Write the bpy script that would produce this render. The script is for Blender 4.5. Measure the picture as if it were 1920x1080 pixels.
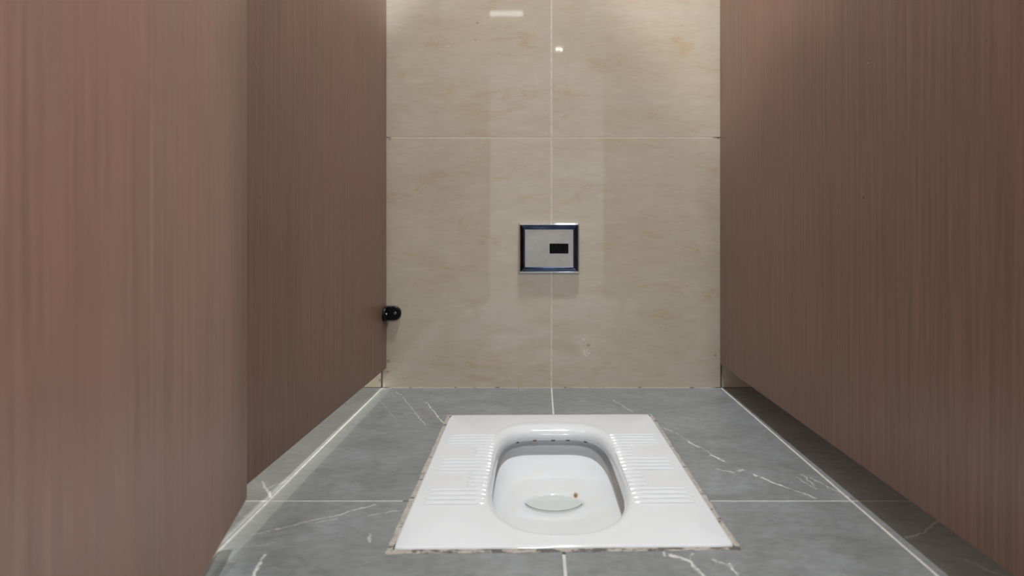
import bpy, bmesh, math, random
from mathutils import Vector, Matrix
random.seed(4)
for o in list(bpy.data.objects): bpy.data.objects.remove(o)
scene = bpy.context.scene
C = scene.collection

# ------------------------------------------------------------------ camera
CAM_Y, CAM_Z = -1.435, 0.371
F_PX = 1141.0
cam_d = bpy.data.cameras.new('camera'); cam = bpy.data.objects.new('camera', cam_d); C.objects.link(cam)
cam.location = (0, CAM_Y, CAM_Z); cam.rotation_euler = (math.radians(90), 0, 0)
cam_d.sensor_width = 36; cam_d.lens = 36 * F_PX / 1920
cam_d.shift_x = (960 - 1012) / 1920; cam_d.shift_y = (432 - 540) / 1920
cam_d.clip_start = 0.01
cam_d.dof.use_dof = True; cam_d.dof.focus_distance = 1.3; cam_d.dof.aperture_fstop = 5.0
scene.camera = cam

# ------------------------------------------------------------------ world, exposure
world = bpy.data.worlds.new('world'); scene.world = world; world.use_nodes = True
world.node_tree.nodes['Background'].inputs[0].default_value = (0.8, 0.9, 1, 1)
world.node_tree.nodes['Background'].inputs[1].default_value = 0.05
vs = scene.view_settings
vs.view_transform = 'Standard'; vs.look = 'None'; vs.exposure = 0.14; vs.gamma = 1; vs.use_curve_mapping = False

CEIL = 2.40
LAMPS = {  # name: (x, y, watts, radius, colour)
    'cubicle': (0.15, -0.33, 35.0, 0.045, (0.94, 0.97, 1.0)),
    'neighbour': (-0.89, -1.10, 30.0, 0.07, (1.0, 1.0, 0.96)),
    'corridor_near': (1.14, -2.00, 82.0, 0.055, (0.84, 0.94, 1.0)),
    'corridor_far': (0.05, -3.40, 50.0, 0.10, (0.95, 0.98, 1.0)),
}
CORRIDOR_PANEL_W = 0.5

# ------------------------------------------------------------------ node helpers
class NT:
    def __init__(s, name):
        s.m = bpy.data.materials.new(name); s.m.use_nodes = True
        s.t = s.m.node_tree; s.p = s.t.nodes['Principled BSDF']
    def n(s, typ, **kw):
        nd = s.t.nodes.new(typ)
        for k, v in kw.items(): setattr(nd, k, v)
        return nd
    def set(s, sock, v):
        if hasattr(v, 'is_output') or isinstance(v, bpy.types.NodeSocket): s.t.links.new(v, sock)
        elif v is not None: sock.default_value = v
    def math(s, op, a, b=None, c=None, clamp=False):
        nd = s.n('ShaderNodeMath', operation=op, use_clamp=clamp)
        for i, v in enumerate((a, b, c)):
            if v is not None: s.set(nd.inputs[i], v)
        return nd.outputs[0]
    def vmath(s, op, a, b=None, out=0):
        nd = s.n('ShaderNodeVectorMath', operation=op)
        s.set(nd.inputs[0], a)
        if b is not None: s.set(nd.inputs[1] if op != 'SCALE' else nd.inputs[3], b)
        return nd.outputs[out]
    def noise(s, vec, scale, detail=3, rough=0.5, dist=0.0, color=False):
        nd = s.n('ShaderNodeTexNoise'); s.set(nd.inputs['Vector'], vec)
        nd.inputs['Scale'].default_value = scale; nd.inputs['Detail'].default_value = detail
        nd.inputs['Roughness'].default_value = rough; nd.inputs['Distortion'].default_value = dist
        return nd.outputs[1 if color else 0]
    def ramp(s, fac, stops, interp='LINEAR'):
        nd = s.n('ShaderNodeValToRGB'); s.set(nd.inputs[0], fac); r = nd.color_ramp; r.interpolation = interp
        while len(r.elements) < len(stops): r.elements.new(0.5)
        for e, (p, c) in zip(r.elements, stops):
            e.position = p; e.color = (c, c, c, 1) if isinstance(c, (int, float)) else (*c, 1)
        return nd.outputs[0]
    def mix(s, fac, a, b, mode='MIX'):
        nd = s.n('ShaderNodeMix', data_type='RGBA', blend_type=mode)
        s.set(nd.inputs[0], fac); s.set(nd.inputs[6], a if not isinstance(a, tuple) else (*a, 1)); s.set(nd.inputs[7], b if not isinstance(b, tuple) else (*b, 1))
        return nd.outputs[2]
    def smooth(s, v, lo, hi):   # 0 below lo, 1 above hi (lo may exceed hi)
        nd = s.n('ShaderNodeMapRange', interpolation_type='SMOOTHSTEP')
        a, b, x, y = (lo, hi, 0.0, 1.0) if lo < hi else (hi, lo, 1.0, 0.0)
        s.set(nd.inputs[0], v)
        for i, q in zip((1, 2, 3, 4), (a, b, x, y)): nd.inputs[i].default_value = q
        return nd.outputs[0]
    def pos(s): return s.n('ShaderNodeNewGeometry').outputs['Position']
    def xyz(s, v): nd = s.n('ShaderNodeSeparateXYZ'); s.set(nd.inputs[0], v); return nd.outputs
    def bump(s, h, strength, dist):
        nd = s.n('ShaderNodeBump'); nd.inputs['Strength'].default_value = strength; nd.inputs['Distance'].default_value = dist
        s.set(nd.inputs['Height'], h); s.t.links.new(nd.outputs[0], s.p.inputs['Normal'])
    def out(s, color=None, rough=None, metal=None, spec=None, ior=None, coat=None):
        for k, v in (('Base Color', color), ('Roughness', rough), ('Metallic', metal), ('Specular IOR Level', spec), ('IOR', ior), ('Coat Weight', coat)):
            if v is not None: s.set(s.p.inputs[k], (*v, 1) if isinstance(v, tuple) and len(v) == 3 else v)
        return s.m

def simple(name, color, rough=0.5, metal=0.0, spec=0.5, mottling=0.08, scale=30):
    t = NT(name); n = t.noise(t.pos(), scale, 4)
    d = tuple(c * (1 - mottling) for c in color); l = tuple(min(1, c * (1 + mottling)) for c in color)
    return t.out(t.ramp(n, [(0.3, d), (0.7, l)]), rough, metal, spec)

def spot_mask(t, p, c, r, wob=0.0):
    v = t.vmath('SUBTRACT', p, c)
    l = t.vmath('LENGTH', v, out=1)
    return t.smooth(l, r, r * 0.35)

# ------------------------------------------------------------------ materials
def mat_wood():
    t = NT('wood_laminate')
    tc = t.n('ShaderNodeTexCoord').outputs['Object']
    v1 = t.vmath('MULTIPLY', tc, (1.0, 1.0, 0.012))
    fine = t.noise(v1, 520, 3, 0.75)
    mid = t.noise(v1, 170, 3, 0.6)
    broad = t.noise(t.vmath('MULTIPLY', tc, (1.0, 1.0, 0.10)), 9, 3, 0.5)
    base = t.ramp(mid, [(0.3, (0.165, 0.090, 0.062)), (0.5, (0.194, 0.109, 0.076)), (0.7, (0.226, 0.132, 0.095))])
    lines = t.ramp(fine, [(0.3, 0.72), (0.5, 1.0), (0.72, 1.24)])
    c = t.mix(1.0, base, lines, 'MULTIPLY')
    tint = t.ramp(broad, [(0.38, (0.97, 1.0, 0.97)), (0.62, (1.05, 0.97, 0.98))])
    c = t.mix(1.0, c, tint, 'MULTIPLY')
    # sparse pale nicks and dark specks
    vo = t.n('ShaderNodeTexVoronoi'); t.set(vo.inputs['Vector'], tc); vo.inputs['Scale'].default_value = 11
    sp = t.math('LESS_THAN', vo.outputs['Distance'], 0.020)
    pick = t.xyz(vo.outputs['Color'])
    c = t.mix(t.math('MULTIPLY', sp, t.math('GREATER_THAN', pick[0], 0.80)), c, (0.45, 0.42, 0.38))
    c = t.mix(t.math('MULTIPLY', sp, t.math('LESS_THAN', pick[1], 0.15)), c, (0.03, 0.015, 0.012))
    smear = t.noise(t.vmath('MULTIPLY', tc, (1, 1, 0.6)), 5, 4, 0.6)
    t.bump(fine, 0.10, 0.0006)
    return t.out(c, 0.34, spec=0.5)

def mat_wall_tile():
    t = NT('cream_marble_tile')
    p = t.pos()
    rnd = t.n('ShaderNodeObjectInfo').outputs['Random']
    off = t.vmath('SCALE', (3.1, 0.0, 7.7), rnd)
    q = t.vmath('ADD', p, off)
    qd = t.n('ShaderNodeMapping'); t.set(qd.inputs[0], q); qd.inputs['Rotation'].default_value = (0, math.radians(-28), 0); qd.inputs['Scale'].default_value = (0.5, 1, 1.5)
    qv = qd.outputs[0]
    cloud = t.noise(qv, 6, 5, 0.6, 0.6)
    fine = t.noise(qv, 42, 4, 0.65, 0.4)
    c = t.ramp(cloud, [(0.3, (0.505, 0.444, 0.336)), (0.5, (0.560, 0.502, 0.394)), (0.7, (0.600, 0.550, 0.452))])
    c = t.mix(0.35, c, t.ramp(fine, [(0.3, (0.47, 0.41, 0.31)), (0.7, (0.63, 0.58, 0.475))]))
    # ochre flecks
    fl = t.noise(qv, 16, 6, 0.75, 1.2)
    flm = t.math('MULTIPLY', t.smooth(fl, 0.52, 0.66), t.smooth(cloud, 0.62, 0.42))
    c = t.mix(t.math('MULTIPLY', flm, 0.55), c, (0.50, 0.36, 0.21))
    # pale scratches of polish
    sc = t.noise(qv, 60, 4, 0.8, 2.0)
    c = t.mix(t.math('MULTIPLY', t.smooth(sc, 0.66, 0.74), 0.25), c, (0.72, 0.68, 0.62))
    # grout smeared up the joint foot, small dark chips in the corners
    x, y, z = t.xyz(p)
    n2 = t.noise(p, 300, 3, 0.7)
    d1 = t.math('ADD', t.math('ABSOLUTE', t.math('ADD', x, 0.3725)), t.math('MULTIPLY', z, 0.40))
    m1 = t.math('MULTIPLY', t.smooth(d1, 0.013, 0.005), t.smooth(n2, 0.36, 0.60))
    c = t.mix(t.math('MULTIPLY', m1, 0.7), c, (0.62, 0.57, 0.51))
    for (cx, cz, r) in ((-0.3575, 0.063, 0.004), (-0.3595, 0.037, 0.0035), (-0.376, 0.0175, 0.0045), (0.4145, 0.076, 0.0035), (-0.354, 0.586, 0.004), (0.421, 0.588, 0.003),
                        (0.115, 0.100, 0.004), (-0.147, 0.86, 0.003), (-0.152, 0.82, 0.003)):
        m = t.math('MULTIPLY', spot_mask(t, p, (cx, -0.0005, cz), r * 1.3), t.smooth(n2, 0.40, 0.52))
        c = t.mix(t.math('MULTIPLY', m, 0.6), c, (0.14, 0.11, 0.08))
    for (cx, cz, r) in ((0.110, 0.083, 0.008), (0.104, 0.114, 0.004)):
        m = t.math('MULTIPLY', spot_mask(t, p, (cx, -0.0005, cz), r * 1.5), t.smooth(n2, 0.50, 0.58))
        c = t.mix(m, c, (0.85, 0.80, 0.74))
    return t.out(c, 0.03, spec=0.5, ior=1.62)

VEINS = [
    ((-0.33, -0.035, -0.312, -0.065), .0018, .7), ((-0.305, -0.080, -0.219, -0.275), .0016, .55),
    ((-0.244, -0.12, -0.228, -0.165), .0022, .8), ((-0.222, -0.175, -0.183, -0.269), .0022, .8),
    ((-0.353, -0.10, -0.285, -0.235), .0014, .35), ((0.159, -0.100, 0.189, -0.19), .0022, .55),
    ((0.071, -0.030, 0.105, -0.14), .0012, .3), ((0.105, -0.06, 0.160, -0.12), .0012, .3),
    ((0.230, -0.285, 0.246, -0.315), .0018, .8), ((0.246, -0.315, 0.296, -0.455), .0012, .55), ((0.262, -0.365, 0.272, -0.395), .0024, .8), ((0.284, -0.432, 0.296, -0.456), .0035, .95),
    ((0.323, -0.507, 0.352, -0.552), .0032, .95), ((0.352, -0.552, 0.383, -0.592), .0022, .85),
    ((0.385, -0.520, 0.398, -0.560), .0018, .5), ((0.398, -0.510, 0.400, -0.550), .0022, .6), ((0.405, -0.520, 0.419, -0.560), .0018, .6), ((0.419, -0.560, 0.430, -0.590), .0018, .6),
    ((0.276, -0.490, 0.296, -0.503), .0025, .55), ((0.304, -0.500, 0.316, -0.492), .0032, .6),
    ((-0.352, -0.694, -0.265, -0.641), .0018, .6), ((-0.265, -0.641, -0.223, -0.612), .0022, .75), ((-0.290, -0.665, -0.262, -0.653), .0020, .5),
    ((-0.222, -0.641, -0.160, -0.622), .0016, .55), ((-0.316, -0.741, -0.313, -0.755), .0028, .9), ((-0.313, -0.756, -0.306, -0.785), .0030, .9),
    ((-0.332, -0.720, -0.315, -0.712), .0014, .4), ((-0.208, -0.692, -0.203, -0.712), .0024, .5),
    ((0.143, -0.733, 0.143, -0.742), .0020, .7), ((0.151, -0.740, 0.168, -0.754), .0040, .95), ((0.168, -0.756, 0.177, -0.785), .0030, .9), ((0.168, -0.752, 0.176, -0.735), .0016, .6),
    ((0.196, -0.750, 0.212, -0.764), .0018, .6), ((0.212, -0.758, 0.212, -0.780), .0026, .8),
    ((-0.411, -0.536, -0.390, -0.565), .0026, .7), ((-0.390, -0.565, -0.372, -0.590), .0026, .8), ((-0.391, -0.559, -0.374, -0.530), .0022, .5),
    ((0.443, -0.700, 0.475, -0.685), .0022, .6), ((0.475, -0.685, 0.51, -0.655), .0022, .6), ((0.479, -0.75, 0.50, -0.79), .0020, .6),
    ((0.45, -0.03, 0.53, -0.10), .0016, .5),
]
def mat_floor_tile():
    t = NT('grey_marble_tile')
    p = t.pos()
    q = t.vmath('ADD', p, t.vmath('SCALE', (1.7, 2.3, 0.0), t.n('ShaderNodeObjectInfo').outputs['Random']))
    mp = t.n('ShaderNodeMapping'); t.set(mp.inputs[0], q); mp.inputs['Rotation'].default_value = (0, 0, math.radians(20)); mp.inputs['Scale'].default_value = (1.0, 1.7, 1)
    qv = mp.outputs[0]
    cloud = t.noise(qv, 7, 6, 0.62, 0.8); fine = t.noise(qv, 48, 5, 0.7, 0.5)
    c = t.ramp(cloud, [(0.30, (0.138, 0.149, 0.147)), (0.5, (0.188, 0.200, 0.201)), (0.70, (0.252, 0.270, 0.279))])
    c = t.mix(0.45, c, t.ramp(fine, [(0.30, (0.112, 0.120, 0.117)), (0.70, (0.266, 0.284, 0.290))]))
    # the tile print's distinct white veins
    wob = t.vmath('SCALE', t.vmath('SUBTRACT', t.noise(p, 55, 4, 0.7, color=True), (0.5, 0.5, 0.5)), 0.016)
    pw = t.vmath('MULTIPLY', t.vmath('ADD', p, wob), (1, 1, 0))
    bre = t.noise(p, 90, 3, 0.7)
    tot = None
    for (x0, y0, x1, y1), w, s in VEINS:
        a = Vector((x0, y0, 0)); d = Vector((x1 - x0, y1 - y0, 0)); L = d.length
        rel = t.vmath('SUBTRACT', pw, tuple(a))
        h = t.math('DIVIDE', t.vmath('DOT_PRODUCT', rel, tuple(d / L), out=1), L, clamp=True)
        near = t.vmath('SCALE', tuple(d), h)
        dist = t.vmath('LENGTH', t.vmath('SUBTRACT', rel, near), out=1)
        k = t.math('MULTIPLY', t.smooth(dist, w, w * 0.25), s)
        tot = k if tot is None else t.math('MAXIMUM', tot, k)
    tot = t.math('MULTIPLY', tot, t.smooth(bre, 0.30, 0.52))
    c = t.mix(t.math('MULTIPLY', tot, 0.85), c, (0.62, 0.62, 0.60))
    # pale film of sealer wiped over the joint, door's shadow painted dark where it ends
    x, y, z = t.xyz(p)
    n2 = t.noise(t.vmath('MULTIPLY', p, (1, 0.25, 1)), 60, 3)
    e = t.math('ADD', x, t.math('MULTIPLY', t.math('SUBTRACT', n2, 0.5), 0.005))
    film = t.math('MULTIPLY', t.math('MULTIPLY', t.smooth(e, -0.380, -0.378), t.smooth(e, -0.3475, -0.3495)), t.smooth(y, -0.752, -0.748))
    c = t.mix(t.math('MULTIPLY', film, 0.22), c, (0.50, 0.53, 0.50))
    door_shade = t.math('MULTIPLY', t.math('MULTIPLY', t.smooth(e, -0.356, -0.354), t.smooth(e, -0.337, -0.339)), t.smooth(y, -0.753, -0.757))
    c = t.mix(t.math('MULTIPLY', door_shade, 0.45), c, (0.09, 0.09, 0.09))
    t.bump(fine, 0.08, 0.0006)
    return t.out(c, 0.33, spec=0.5)

def mat_ceramic():
    t = NT('white_ceramic')
    p = t.pos()
    n = t.noise(p, 14, 3); n2 = t.noise(p, 420, 3, 0.7)
    c = t.ramp(n, [(0.3, (0.63, 0.65, 0.665)), (0.7, (0.65, 0.67, 0.688))])
    # brown stain beside the water, greenish water mark
    m = t.math('MULTIPLY', spot_mask(t, t.vmath('MULTIPLY', p, (1, 0.6, 0)), (0.0588, -0.4350 * 0.6, 0), 0.0100), t.smooth(n2, 0.25, 0.55))
    c = t.mix(t.math('MULTIPLY', m, 0.42), c, (0.62, 0.42, 0.22))
    m = t.math('MULTIPLY', spot_mask(t, t.vmath('MULTIPLY', p, (1, 0.5, 0)), (0.0592, -0.4330 * 0.5, 0), 0.0048), t.smooth(n2, 0.30, 0.45))
    c = t.mix(m, c, (0.16, 0.09, 0.04))
    x, y, z = t.xyz(p)
    ring = t.math('MULTIPLY', t.math('MULTIPLY', t.smooth(z, -0.040, -0.060), t.smooth(t.noise(p, 30, 3), 0.35, 0.7)), 0.22)
    c = t.mix(ring, c, (0.62, 0.63, 0.50))
    return t.out(c, 0.07, spec=0.5)

def mat_sealant():
    t = NT('sealant_bead'); p = t.pos()
    n = t.noise(p, 60, 5, 0.75); n2 = t.noise(t.vmath('MULTIPLY', p, (0.6, 1, 1)), 45, 4, 0.7)
    c = t.ramp(n, [(0.3, (0.27, 0.24, 0.205)), (0.7, (0.42, 0.39, 0.345))])
    x, y, z = t.xyz(p)
    n2 = t.math('ADD', n2, t.math('MULTIPLY', t.smooth(y, -0.715, -0.722), 0.10))
    c = t.mix(t.smooth(n2, 0.56, 0.66), c, (0.09, 0.078, 0.070))
    return t.out(c, 0.7)

def mat_water():
    t = NT('standing_water')
    n = t.noise(t.pos(), 40, 2)
    t.set(t.p.inputs['Base Color'], t.ramp(n, [(0.3, (0.74, 0.79, 0.77)), (0.7, (0.78, 0.82, 0.80))]))
    t.p.inputs['Roughness'].default_value = 0.02; t.p.inputs['IOR'].default_value = 1.33
    t.p.inputs['Transmission Weight'].default_value = 0.35
    return t.m

def mat_chrome():
    t = NT('chrome')
    n = t.noise(t.pos(), 90, 3)
    return t.out(t.ramp(n, [(0.3, (0.66, 0.70, 0.78)), (0.7, (0.74, 0.77, 0.84))]), 0.06, 1.0)

def mat_brushed():
    t = NT('brushed_steel'); p = t.pos()
    n = t.noise(p, 45, 5, 0.7); sp = t.noise(p, 380, 3, 0.7)
    c = t.ramp(n, [(0.3, (0.44, 0.43, 0.42)), (0.7, (0.56, 0.55, 0.53))])
    c = t.mix(t.math('MULTIPLY', t.smooth(sp, 0.66, 0.72), 0.6), c, (0.16, 0.13, 0.11))
    c = t.mix(t.math('MULTIPLY', t.smooth(sp, 0.32, 0.27), 0.5), c, (0.75, 0.73, 0.70))
    return t.out(c, t.ramp(n, [(0.3, 0.36), (0.7, 0.50)]), 0.85)

def mat_sensor():
    t = NT('sensor_window'); p = t.pos()
    n = t.noise(t.vmath('MULTIPLY', p, (1, 1, 1.6)), 210, 4, 0.8, 1.0)
    x, y, z = t.xyz(p)
    m = t.math('MULTIPLY', t.smooth(n, 0.60, 0.68), t.smooth(x, 0.030, 0.040))
    return t.out(t.mix(t.math('MULTIPLY', m, 0.35), (0.004, 0.004, 0.005), (0.25, 0.24, 0.22)), 0.06, spec=0.06)

def mat_emit(name, col, strength):
    t = NT(name); t.out(col, 0.4)
    t.p.inputs['Emission Color'].default_value = (*col, 1); t.p.inputs['Emission Strength'].default_value = strength
    return t.m

def mat_wall_grout():
    t = NT('cream_grout'); p = t.pos(); x, y, z = t.xyz(p)
    n = t.noise(p, 80, 4); d = t.noise(p, 24, 4, 0.7)
    c = t.ramp(n, [(0.3, (0.60, 0.55, 0.46)), (0.7, (0.74, 0.69, 0.58))])
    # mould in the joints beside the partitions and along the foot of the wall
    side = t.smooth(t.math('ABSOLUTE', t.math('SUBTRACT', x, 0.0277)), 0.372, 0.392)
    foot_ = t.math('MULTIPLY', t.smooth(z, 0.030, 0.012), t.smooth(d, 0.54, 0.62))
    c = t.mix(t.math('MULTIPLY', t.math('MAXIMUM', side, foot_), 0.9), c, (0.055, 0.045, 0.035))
    return t.out(c, 0.85)

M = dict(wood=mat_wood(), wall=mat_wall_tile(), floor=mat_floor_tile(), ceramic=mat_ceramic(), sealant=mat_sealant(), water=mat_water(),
         chrome=mat_chrome(), brushed=mat_brushed(), sensor=mat_sensor(),
         edge=simple('dark_edge_band', (0.055, 0.036, 0.027), 0.45),
         wall_grout=mat_wall_grout(),
         floor_grout=simple('pale_grout', (0.47, 0.47, 0.44), 0.85, mottling=0.15, scale=80),
         black=simple('black_plastic', (0.004, 0.004, 0.005), 0.38, spec=0.25), hole=simple('hole_shade', (0.10, 0.085, 0.07), 0.7, scale=300),
         navy_reflection=simple('chrome_dark_reflection', (0.050, 0.064, 0.105), 0.07, 1.0, mottling=0.4, scale=60),  # chrome band, its dark reflection painted into the colour
         steel=simple('screw_steel', (0.55, 0.55, 0.56), 0.3, 1.0), paint=simple('white_paint', (0.72, 0.72, 0.70), 0.7, mottling=0.03),
         plaster=simple('corridor_wall', (0.78, 0.77, 0.75), 0.6, mottling=0.04, scale=6))

# ------------------------------------------------------------------ mesh helpers
def link(name, me, parent=None, mat=None, smooth=False):
    o = bpy.data.objects.new(name, me); C.objects.link(o)
    if mat and len(me.materials) == 0: me.materials.append(mat)
    if parent: o.parent = parent
    if smooth:
        for p in me.polygons: p.use_smooth = True
    return o
def from_bm(name, bm, mat, parent=None, smooth=False):
    bmesh.ops.recalc_face_normals(bm, faces=bm.faces)
    me = bpy.data.meshes.new(name); bm.to_mesh(me); bm.free()
    return link(name, me, parent, mat, smooth)
def box_bm(x0, x1, y0, y1, z0, z1, bevel=0.0, seg=1):
    bm = bmesh.new()
    bmesh.ops.create_cube(bm, size=1)
    for v in bm.verts:
        v.co = Vector((x0 + (v.co.x + .5) * (x1 - x0), y0 + (v.co.y + .5) * (y1 - y0), z0 + (v.co.z + .5) * (z1 - z0)))
    if bevel: bmesh.ops.bevel(bm, geom=bm.edges[:], offset=bevel, segments=seg, affect='EDGES', profile=0.5)
    return bm
def box(name, x0, x1, y0, y1, z0, z1, mat, parent=None, bevel=0.0, seg=1):
    return from_bm(name, box_bm(x0, x1, y0, y1, z0, z1, bevel, seg), mat, parent)
def prism(name, poly, z0, z1, mat, parent=None, bevel=0.0, seg=1):
    """poly in XY extruded along Z, upper edges bevelled"""
    bm = bmesh.new()
    f = bm.faces.new([bm.verts.new((x, y, z0)) for x, y in poly])
    r = bmesh.ops.extrude_face_region(bm, geom=[f])
    for g in r['geom']:
        if isinstance(g, bmesh.types.BMVert): g.co.z = z1
    if bevel:
        es = [e for e in bm.edges if all(abs(v.co.z - z1) < 1e-7 for v in e.verts)]
        bmesh.ops.bevel(bm, geom=es, offset=bevel, segments=seg, affect='EDGES', profile=0.5)
    return from_bm(name, bm, mat, parent)
def cyl_bm(r, depth, axis='Z', seg=32, bevel=0.0):
    bm = bmesh.new(); bmesh.ops.create_cone(bm, cap_ends=True, segments=seg, radius1=r, radius2=r, depth=depth)
    if bevel:
        es = [e for e in bm.edges if abs(e.verts[0].co.z - e.verts[1].co.z) < 1e-6]
        bmesh.ops.bevel(bm, geom=es, offset=bevel, segments=2, affect='EDGES', profile=0.5)
    if axis == 'Y': bmesh.ops.rotate(bm, verts=bm.verts, matrix=Matrix.Rotation(math.pi / 2, 3, 'X'))
    if axis == 'X': bmesh.ops.rotate(bm, verts=bm.verts, matrix=Matrix.Rotation(math.pi / 2, 3, 'Y'))
    return bm
def empty(name, loc, label=None, cat=None, group=None, rz=0.0):
    o = bpy.data.objects.new(name, None); C.objects.link(o); o.location = loc; o.rotation_euler = (0, 0, rz); o.empty_display_size = 0.05
    return tag(o, label, cat, group)
def tag(o, label=None, cat=None, group=None, kind=None):
    for k, v in (('label', label), ('category', cat), ('group', group), ('kind', kind)):
        if v: o[k] = v
    return o

# ------------------------------------------------------------------ the room
JX = [0.0277 + 0.4 * k for k in range(-3, 4)]           # joints shared by floor and wall tiles
JZ = [0.0, 0.590, 1.190, 1.790, CEIL]
XL, XR, YF = JX[0], JX[-1], -5.6
GAP = 0.0034
wall = box('wall_back', XL, XR, 0.0002, 0.10, -0.02, CEIL, M['wall_grout']); tag(wall, kind='structure')
for i in range(len(JX) - 1):
    for j in range(len(JZ) - 1):
        gz = 0.0020
        o = prism('wall_tile', [(JX[i] + GAP / 2, JZ[j] + gz / 2), (JX[i + 1] - GAP / 2, JZ[j] + gz / 2), (JX[i + 1] - GAP / 2, JZ[j + 1] - gz / 2), (JX[i] + GAP / 2, JZ[j + 1] - gz / 2)], -0.008, 0.0, M['wall'], None, 0.0005)
        o.data.transform(Matrix.Rotation(math.pi / 2, 4, 'X')); o.parent = wall

BL, BR, FR, FL = (-0.1838, -0.2140), (0.2248, -0.2085), (0.2335, -0.7275), (-0.1765, -0.7368)   # cut-out in the floor, slightly askew
def ex(A, B, y): return A[0] + (B[0] - A[0]) * (y - A[1]) / (B[1] - A[1])
def ey(A, B, x): return A[1] + (B[1] - A[1]) * (x - A[0]) / (B[0] - A[0])
PC = (0.0247, -0.4716)
# grout bed with the cut-out
bm = bmesh.new()
xs = [XL, -0.1880, 0.2338, XR]; ys = [YF, -0.7375, -0.2070, 0.0]
vv = {(i, j): bm.verts.new((xs[i], ys[j], -0.0004)) for i in range(4) for j in range(4)}
for i in range(3):
    for j in range(3):
        if (i, j) != (1, 1): bm.faces.new([vv[i, j], vv[i + 1, j], vv[i + 1, j + 1], vv[i, j + 1]])
r = bmesh.ops.extrude_face_region(bm, geom=bm.faces[:])
for g in r['geom']:
    if isinstance(g, bmesh.types.BMVert): g.co.z = -0.02
floor = from_bm('floor', bm, M['floor_grout']); tag(floor, kind='structure')
JY = [0.0 - 0.6 * k for k in range(10)]
G2 = 0.0026
for i in range(len(JX) - 1):
    for j in range(len(JY) - 1):
        a, b = JX[i] + GAP / 2, JX[i + 1] - GAP / 2
        t_, u = JY[j] - (0.0022 if j == 0 else G2 / 2), max(JY[j + 1] + G2 / 2, YF)
        poly = [(a, u), (b, u), (b, t_), (a, t_)]
        if j in (0, 1) and i in (2, 3):                       # L-shaped tiles cut round the pan
            if j == 0 and i == 2: poly = [(a, u), (ex(BL, FL, u), u), BL, (b, ey(BL, BR, b)), (b, t_), (a, t_)]
            if j == 0 and i == 3: poly = [(ex(BR, FR, u), u), (b, u), (b, t_), (a, t_), (a, ey(BL, BR, a)), BR]
            if j == 1 and i == 2: poly = [(a, u), (b, u), (b, ey(FL, FR, b)), FL, (ex(BL, FL, t_), t_), (a, t_)]
            if j == 1 and i == 3: poly = [(a, u), (b, u), (b, t_), (ex(BR, FR, t_), t_), FR, (a, ey(FL, FR, a))]
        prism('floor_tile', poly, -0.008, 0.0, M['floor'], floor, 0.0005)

tag(box('ceiling', XL - .1, XR + .1, YF - .1, 0.10, CEIL, CEIL + 0.08, M['paint']), kind='structure')
tag(box('wall_left', XL - .1, XL, YF, 0.0, 0.0, CEIL, M['plaster']), kind='structure')
tag(box('wall_right', XR, XR + .1, YF, 0.0, 0.0, CEIL, M['wood']), kind='structure')  # unseen wall, wood colour chosen to darken the neighbouring cubicle
tag(box('wall_front', XL - .1, XR + .1, YF - .1, YF, 0.0, CEIL, M['plaster']), kind='structure')

# ------------------------------------------------------------------ cubicle panels
TOP = 1.67
def panel(name, a, b, z0, z1, th, side, label, cat, group=None):
    """upright board whose visible face runs from a to b (XY); thickness goes to 'side' (+1 = left of a->b)"""
    a = Vector(a); b = Vector(b); L = (b - a).length; ang = math.atan2(b.y - a.y, b.x - a.x)
    root = empty(name, (a.x, a.y, 0), label, cat, group, ang)
    y0, y1 = (0, th) if side > 0 else (-th, 0)
    box('board', 0, L, y0, y1, z0, z1, M['wood'], root, 0.0008)
    return root, L
FRONT = -1.254
pl, LL = panel('partition_panel', (-0.3612, -0.0015), (-0.3835, FRONT - 0.012), 0.0465, TOP, 0.013, -1,
               'brown wood-grain partition panel holding the black bracket, behind the open door', 'partition')
pr, LR = panel('partition_panel', (0.4250, -0.0015), (0.4368, FRONT - 0.012), 0.0553, TOP, 0.013, 1,
               'brown wood-grain partition panel with a dark shadow on the floor under its lower edge', 'partition')
def foot(root, x, y, z1):
    f = from_bm('leg', cyl_bm(0.010, z1, 'Z', 20), M['steel'], root); f.location = (x, y, z1 / 2)
    d = from_bm('foot_plate', cyl_bm(0.024, 0.005, 'Z', 24, 0.001), M['steel'], f); d.location = (0, 0, -z1 / 2 + 0.0025)
foot(pl, LL - 0.03, -0.0065, 0.0465); foot(pr, LR - 0.03, 0.0065, 0.0553)

# front posts either side of the entrance
pa, La = panel('front_panel', (-0.2222, FRONT - 0.012), (-0.3830, FRONT - 0.012), 0.055, TOP, 0.018, 1, 'narrow brown front panel beside the door hinges', 'partition')
pb, Lb = panel('front_panel', (0.285, FRONT - 0.012), (0.4360, FRONT - 0.012), 0.055, TOP, 0.018, -1, 'narrow brown front panel beside the entrance, opposite the hinges', 'partition')
nd, Ln = panel('cubicle_door', (0.455, FRONT - 0.012), (1.215, FRONT - 0.012), 0.055, TOP, 0.018, -1, 'unseen closed brown door added to keep light out of the neighbouring cubicle', 'door')  # unseen door, added to block light reaching under the right partition
foot(nd, 0.38, -0.009, 0.055)
foot(pa, 0.06, 0.009, 0.055); foot(pb, 0.08, -0.009, 0.055)

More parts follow.
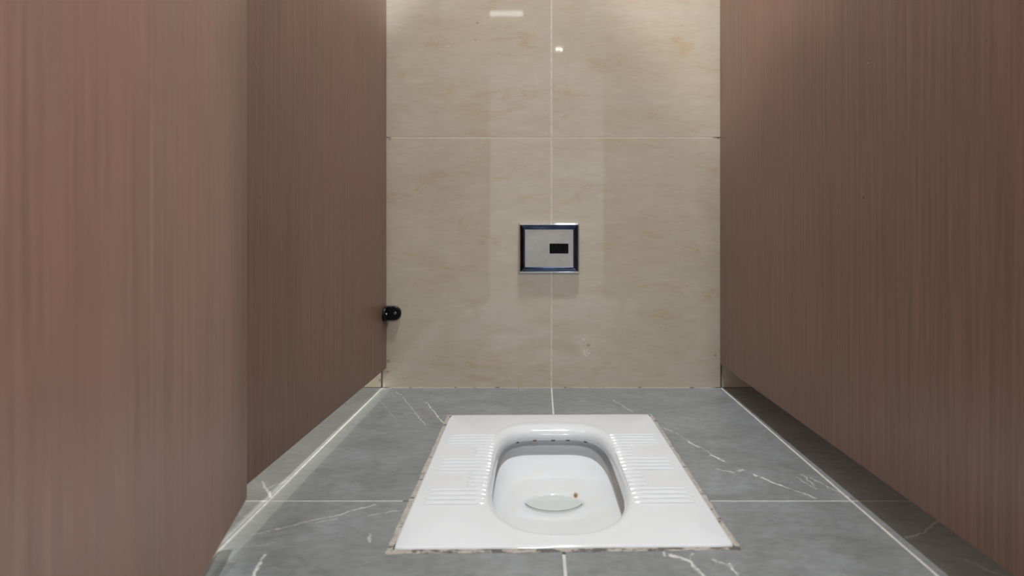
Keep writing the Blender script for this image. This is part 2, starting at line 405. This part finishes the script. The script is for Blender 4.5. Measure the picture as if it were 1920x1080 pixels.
# open door swung in against the partition
dr, DL = panel('cubicle_door', (-0.2222, FRONT), (-0.3448, -0.7180), 0.055, TOP, 0.018, 1, 'brown wood-grain cubicle door standing open against the partition panel', 'door')
for z in (0.25, 1.70):
    h = from_bm('hinge', cyl_bm(0.007, 0.07, 'Z', 16), M['steel'], dr); h.location = (0.0, 0.019, z)
lk = from_bm('lock', cyl_bm(0.022, 0.012, 'Y', 32, 0.002), M['steel'], dr); lk.location = (DL - 0.05, -0.006, 1.02)
kb = box('lock_knob', -0.004, 0.004, -0.018, -0.004, -0.016, 0.016, M['steel'], lk, 0.001)

# ------------------------------------------------------------------ squat toilet
ROT = math.radians(0.9)
ZT = 0.003
pan = empty('squat_toilet', (PC[0], PC[1], 0), 'white ceramic squat toilet pan set into the grey tiled floor', 'toilet', None, ROT)
N = 144
HW, YC, SB, SF = 0.0950, -0.052, 0.2140, 0.1660          # half width, centre, back and front reach (pan-local)
def opening(th):
    c, s = math.cos(th), math.sin(th)
    n, b = (4.2, SB) if s > 0 else (2.5, SF)
    r = 1.0 / ((abs(c) / HW) ** n + (abs(s) / b) ** n) ** (1.0 / n)
    return Vector((r * c, YC + r * s))
# even arc-length sampling
dense = [opening(2 * math.pi * k / 4000) for k in range(4000)]
acc = [0.0]
for k in range(4000): acc.append(acc[-1] + (dense[(k + 1) % 4000] - dense[k]).length)
cont = []; k = 0
for i in range(N):
    s = acc[-1] * i / N
    while acc[k + 1] < s: k += 1
    cont.append(dense[k].lerp(dense[(k + 1) % 4000], (s - acc[k]) / max(1e-9, acc[k + 1] - acc[k])))
norm = []
for i in range(N):
    d = cont[(i + 1) % N] - cont[i - 1]; norm.append(Vector((d.y, -d.x)).normalized())
for _ in range(4): norm = [(norm[i - 1] + norm[i] * 2 + norm[(i + 1) % N]).normalized() for i in range(N)]
HX, HY, CR = 0.2000, 0.2555, 0.006
def rect_ring(inset):
    hx, hy = HX - inset, HY - inset; pts = []
    for p in cont:
        d = Vector((p.x, p.y - 0.0)) if True else p
        k = min(hx / max(1e-9, abs(d.x)), hy / max(1e-9, abs(d.y)))
        pts.append(Vector((d.x * k, d.y * k)))
    # snap the nearest points onto the true corners
    for sx in (-1, 1):
        for sy in (-1, 1):
            cn = Vector((sx * hx, sy * hy)); i = min(range(N), key=lambda q: (pts[q] - cn).length); pts[i] = cn - Vector((sx, sy)) * CR * 0.30
    return pts
def off_ring(o, back=0.0, front=0.0):
    out = []
    for p, n in zip(cont, norm):
        q = max(0.0, n.y) ** 2 * back + max(0.0, -n.y) ** 2 * front
        out.append(p + n * (o * (1 + q)))
    return out
def under_ring(o):
    return [p + n * (o * (1 + 0.9 * max(0.0, n.y) ** 2 + 0.7 * max(0.0, n.x) ** 2 - 0.4 * max(0.0, -n.x) ** 2)) for p, n in zip(cont, norm)]
WX, WYB, WYF = 0.046, 0.028, 0.028
wc = Vector((-0.0015, 0.0135))                           # water centre (pan-local)
def water_ring(k=1.0):
    out = []
    for p in cont:
        d = p - Vector((0, YC)); th = math.atan2(d.y / 0.19, d.x / HW)
        c, s = math.cos(th), math.sin(th)
        out.append(wc + Vector((WX * k * c, (WYB if s > 0 else WYF) * k * math.copysign(abs(s) ** 1.35, s))))
    return out
ZW = -0.066
rings = []
for ins, z in ((0.0, -0.012), (0.0, ZT - 0.004), (0.0008, ZT - 0.0016), (0.0022, ZT - 0.0004), (0.0045, ZT)): rings.append([(p.x, p.y, z) for p in rect_ring(ins)])
for o, z in ((0.0270, ZT), (0.0225, ZT + 0.0004), (0.0180, ZT + 0.0011), (0.0135, ZT + 0.0013), (0.0095, ZT + 0.0004), (0.0062, ZT - 0.0015), (0.0034, ZT - 0.0046),
             (0.0015, ZT - 0.0085), (0.0004, ZT - 0.013), (0.0, ZT - 0.0185), (0.0008, ZT - 0.0205), (0.004, ZT - 0.0215), (0.009, ZT - 0.0222), (0.0118, ZT - 0.0245), (0.0125, ZT - 0.029), (0.0115, ZT - 0.036), (0.0085, ZT - 0.0415)):
    b = 0.9 if z > ZT - 0.014 and o > 0.0002 else 0.0
    rings.append([(p.x, p.y, z) for p in (off_ring(o, b, 0.0) if z > ZT - 0.0208 else under_ring(o))])
edge = under_ring(0.0085); wr = water_ring()
zE = ZT - 0.0415
for k in range(1, 15):
    u = k / 14
    z = ZW + (zE - ZW) * (1 - u) ** 1.15 * (1 - 0.25 * math.sin(math.pi * u)) + (-0.001 if k == 14 else 0)
    rings.append([(e.x + (w.x - e.x) * u, e.y + (w.y - e.y) * u, z) for e, w in zip(edge, wr)])
for k, z in ((0.90, ZW - 0.010), (0.75, ZW - 0.028), (0.55, ZW - 0.05)): rings.append([(p.x, p.y, z) for p in water_ring(k)])
verts = [p for r_ in rings for p in r_]; faces = []
for j in range(len(rings) - 1):
    for i in range(N):
        a, b = j * N + i, j * N + (i + 1) % N; faces.append((a, b, b + N, a + N))
faces.append(tuple((len(rings) - 1) * N + i for i in range(N)))
me = bpy.data.meshes.new('ceramic_body'); me.from_pydata(verts, [], faces); me.validate(); me.update()
bm = bmesh.new(); bm.from_mesh(me); bmesh.ops.recalc_face_normals(bm, faces=bm.faces)
if max(bm.faces, key=lambda f: f.calc_area() if f.calc_center_median().z > ZT - 1e-4 and len(f.verts) == 4 else 0).normal.z < 0: bmesh.ops.reverse_faces(bm, faces=bm.faces)
bm.to_mesh(me); bm.free()
body = link('ceramic_body', me, pan, M['ceramic'], True)

# tread ribs: rounded bars, alternating groups of four long and four short
def rib_mesh(L, w=0.0042, hgt=0.0030):
    bm = bmesh.new(); nx, na = 12, 8; rows = []
    for i in range(nx + 1):
        u = i / nx; x = u * L
        e = min(1.0, max(0.0, (L - x) / 0.009)); e2 = min(1.0, (x + 0.002) / 0.008)
        k = math.sqrt(max(0.0, 1 - (1 - e) ** 2)) * 0.97 + 0.03
        row = []
        for a in range(na + 1):
            t_ = math.pi * a / na
            row.append(bm.verts.new((x, -math.cos(t_) * w * (0.55 + 0.45 * k), (math.sin(t_) ** 1.2) * hgt * k * (0.35 + 0.65 * e2) - 0.0002)))
        rows.append(row)
    for i in range(nx):
        for a in range(na): bm.faces.new([rows[i][a], rows[i + 1][a], rows[i + 1][a + 1], rows[i][a + 1]])
    bmesh.ops.recalc_face_normals(bm, faces=bm.faces)
    me = bpy.data.meshes.new('foot_rib'); bm.to_mesh(me); bm.free(); me.materials.append(M['ceramic'])
    for p in me.polygons: p.use_smooth = True
    return me
long_me, short_me = rib_mesh(0.084), rib_mesh(0.031)
for s in (-1, 1):
    for k in range(20):
        y = 0.1290 - k * 0.01425
        lng = (k // 4) % 2 == 0
        o = bpy.data.objects.new('foot_rib', long_me if lng else short_me); C.objects.link(o); o.parent = pan
        # inner ends follow the curving rim
        o.location = (s * 0.1015, y, ZT); o.rotation_euler = (0, 0, 0 if s > 0 else math.pi)

# water, flush holes, sealant
ring = water_ring(0.985)
bm = bmesh.new(); top = [bm.verts.new((p.x, p.y, ZW)) for p in ring]; low = [bm.verts.new((wc.x + (p.x - wc.x) * .8, wc.y + (p.y - wc.y) * .8, ZW - 0.018)) for p in ring]
bm.faces.new(top); bm.faces.new(low[::-1])
for i in range(N): bm.faces.new([top[i], low[i], low[(i + 1) % N], top[(i + 1) % N]])
tag(from_bm('water', bm, M['water'], pan), 'shallow greenish water in the bowl')
for x in (-0.062, -0.031, 0.0, 0.031, 0.062):
    i = min(range(N), key=lambda q: abs(cont[q].x - x) + (9 if cont[q].y < 0 else 0))
    h = from_bm('flush_hole', cyl_bm(0.0026, 0.002, 'Z', 16), M['hole'], pan); h.scale = (1.5, 0.6, 1)  # flat dark discs paint the shade inside the holes
    p = cont[i]; h.location = (p.x, p.y + 0.0012, ZT - 0.0206)
def frame_ring(x0, x1, y0, y1, n=40):
    pts = []
    for (ax, ay), (bx, by) in (((x0, y0), (x1, y0)), ((x1, y0), (x1, y1)), ((x1, y1), (x0, y1)), ((x0, y1), (x0, y0))):
        for k in range(n): pts.append((ax + (bx - ax) * k / n, ay + (by - ay) * k / n))
    return pts
c_, s_ = math.cos(-ROT), math.sin(-ROT)
inner = frame_ring(-HX + .0005, HX - .0005, -HY + .0005, HY - .0005)
rag = lambda: random.uniform(-0.0011, 0.0011)
outer = []
quad = [FL, FR, BR, BL]
for q in range(4):
    A, B = quad[q], quad[(q + 1) % 4]
    for k in range(40):
        x, y = A[0] + (B[0] - A[0]) * k / 40 - PC[0], A[1] + (B[1] - A[1]) * k / 40 - PC[1]
        x += math.copysign(0.0012, x); y += math.copysign(0.0012, y)
        outer.append((x * c_ - y * s_ + rag(), x * s_ + y * c_ + rag()))
bm = bmesh.new(); n_ = len(inner)
ri = [bm.verts.new((x, y, 0.0008)) for x, y in inner]; rm = [bm.verts.new(((a[0] * .4 + b[0] * .6), (a[1] * .4 + b[1] * .6), 0.0007 + rag() * .3)) for a, b in zip(inner, outer)]
ro = [bm.verts.new((x, y, 0.0003)) for x, y in outer]; rb = [bm.verts.new((x * .996, y * .996, -0.010)) for x, y in outer]
for A, B in ((ri, rm), (rm, ro), (ro, rb)):
    for i in range(n_): bm.faces.new([A[i], B[i], B[(i + 1) % n_], A[(i + 1) % n_]])
tag(from_bm('sealant', bm, M['sealant'], pan), 'stained beige sealant bead around the pan')

# ------------------------------------------------------------------ flush plate on the back wall
fp = empty('flush_plate', (0.0220, -0.0005, 0.329), 'chrome-framed flush sensor plate mounted on the cream tiled wall', 'flush plate')
W2, H2 = 0.0710, 0.0585
def frame_part(name, prof, mat, label):
    bm = bmesh.new(); R = []
    for ins, y in prof:
        R.append([bm.verts.new((sx * (W2 - ins), y, sz * (H2 - ins))) for sx, sz in ((-1, -1), (1, -1), (1, 1), (-1, 1))])
    for A, B in zip(R, R[1:]):
        for i in range(4): bm.faces.new([A[i], A[(i + 1) % 4], B[(i + 1) % 4], B[i]])
    return tag(from_bm(name, bm, mat, fp), label)
frame_part('rim', [(0.0, 0.0), (0.0, -0.0055), (0.0030, -0.0090), (0.0036, -0.0092), (0.0039, -0.0084)], M['chrome'], 'bright polished chrome rim')
frame_part('frame', [(0.0037, -0.0088), (0.0048, -0.0080), (0.0100, -0.0072), (0.0112, -0.0060), (0.0120, -0.0060), (0.0126, -0.0070), (0.0136, -0.0070), (0.0142, -0.0062), (0.0144, -0.0030)], M['navy_reflection'], 'bevelled chrome frame with a dark reflection painted into its colour')
tag(box('face_plate', -W2 + .0140, W2 - .0140, -0.0062, 0.0, -H2 + .0140, H2 - .0140, M['brushed'], fp, 0.0006), 'dull stainless face plate with spots')
sw = box('sensor_window', 0.0012, 0.0452, -0.0072, -0.0060, -0.0122, 0.0110, M['sensor'], fp, 0.0008, 2); tag(sw, 'black sensor window')

# ------------------------------------------------------------------ black wall bracket
br = empty('panel_bracket', (-0.3605, -0.0005, 0.1765), 'small black plastic bracket screwing the partition panel to the tiled wall', 'bracket')
def dshape(w, h, th, n=20):
    r = h / 2; pts = [(0, -r), (w - r, -r)] + [(w - r + r * math.sin(math.pi * k / n), -r * math.cos(math.pi * k / n)) for k in range(1, n)] + [(w - r, r), (0, r)]
    bm = bmesh.new(); f = bm.faces.new([bm.verts.new((x, 0, z)) for x, z in pts])
    r_ = bmesh.ops.extrude_face_region(bm, geom=[f])
    fv = [g for g in r_['geom'] if isinstance(g, bmesh.types.BMVert)]
    for v in fv: v.co.y = -th
    es = [e for e in bm.edges if all(abs(v.co.y + th) < 1e-7 for v in e.verts)]
    bmesh.ops.bevel(bm, geom=es, offset=th * 0.35, segments=3, affect='EDGES', profile=0.5)
    return bm
from_bm('wall_flange', dshape(0.0345, 0.0335, 0.0075), M['black'], br)
bm = dshape(0.040, 0.0335, 0.0055)
bmesh.ops.rotate(bm, verts=bm.verts, matrix=Matrix.Rotation(-math.pi / 2, 3, 'Z')); bmesh.ops.scale(bm, vec=(-1, 1, 1), verts=bm.verts)
from_bm('panel_flange', bm, M['black'], br)
def screw(parent, loc, axis):
    s = from_bm('screw', cyl_bm(0.0032, 0.0016, axis, 20, 0.0004), M['steel'], parent); s.location = loc
    for a in (0, 1):
        b = box('slot', -0.0020, 0.0020, -0.0004, 0.0004, -0.00045, 0.00045, M['black'], s)
        if a: b.data.transform(Matrix.Rotation(math.pi / 2, 4, 'Y'))
        if axis == 'X': b.data.transform(Matrix.Rotation(math.pi / 2, 4, 'Z')); b.location = (0.0007, 0, 0)
        else: b.location = (0, -0.0007, 0)
screw(br, (0.0215, -0.0080, 0.0005), 'Y'); screw(br, (0.0058, -0.0235, -0.0005), 'X')

# ------------------------------------------------------------------ lamps (all out of frame)
def downlight(key, label):
    x, y, watts, r, col = LAMPS[key]
    root = empty('ceiling_downlight', (x, y, CEIL), label, 'lamp', 'ceiling downlights')
    bm = bmesh.new(); R = []
    for rr, z in ((r + 0.018, 0.0), (r + 0.018, -0.004), (r + 0.012, -0.007), (r + 0.002, -0.006), (r, -0.001)):
        R.append([bm.verts.new((rr * math.cos(2 * math.pi * k / 40), rr * math.sin(2 * math.pi * k / 40), z)) for k in range(40)])
    for A, B in zip(R, R[1:]):
        for i in range(40): bm.faces.new([A[i], A[(i + 1) % 40], B[(i + 1) % 40], B[i]])
    from_bm('trim_ring', bm, M['paint'], root, True)
    d = from_bm('diffuser', cyl_bm(r, 0.002, 'Z', 40), mat_emit('diffuser_' + key, col, 6.0), root); d.location = (0, 0, -0.0015)
    ld = bpy.data.lights.new('light_' + key, 'AREA'); ld.shape = 'DISK'; ld.size = 2 * r; ld.energy = watts; ld.color = col
    lo = bpy.data.objects.new('light_' + key, ld); C.objects.link(lo); lo.location = (0, 0, -0.008); lo.parent = root
downlight('cubicle', 'round ceiling downlight above the squat toilet')
downlight('neighbour', 'round ceiling downlight above the cubicle behind the bracket-side panel')
downlight('corridor_near', 'round ceiling downlight in the passage before the added closed door')
downlight('corridor_far', 'round ceiling downlight in the passage facing the cubicle entrance')
pn = empty('ceiling_panel_light', (-0.42, -4.22, CEIL), 'rectangular panel light on the passage ceiling', 'lamp')
box('frame', -0.285, 0.285, -0.09, 0.09, -0.010, 0.0, M['paint'], pn, 0.001)
box('diffuser', -0.265, 0.265, -0.07, 0.07, -0.012, -0.009, mat_emit('panel_diffuser', (0.95, 0.98, 1.0), 2.0), pn)
ld = bpy.data.lights.new('light_panel', 'AREA'); ld.shape = 'RECTANGLE'; ld.size = 0.53; ld.size_y = 0.14; ld.energy = CORRIDOR_PANEL_W; ld.color = (0.95, 0.98, 1.0)
lo = bpy.data.objects.new('light_panel', ld); C.objects.link(lo); lo.location = (0, 0, -0.016); lo.parent = pn
tw = empty('twin_spot', (0.215, -5.3, CEIL), 'small twin-bulb spotlight on the passage ceiling', 'lamp')
box('base', -0.05, 0.05, -0.025, 0.025, -0.012, 0.0, M['paint'], tw, 0.001)
for sx in (-1, 1):
    b = from_bm('bulb', cyl_bm(0.009, 0.03, 'Z', 20, 0.003), mat_emit('bulb', (1, 0.97, 0.9), 30.0), tw); b.location = (sx * 0.021, 0, -0.026)
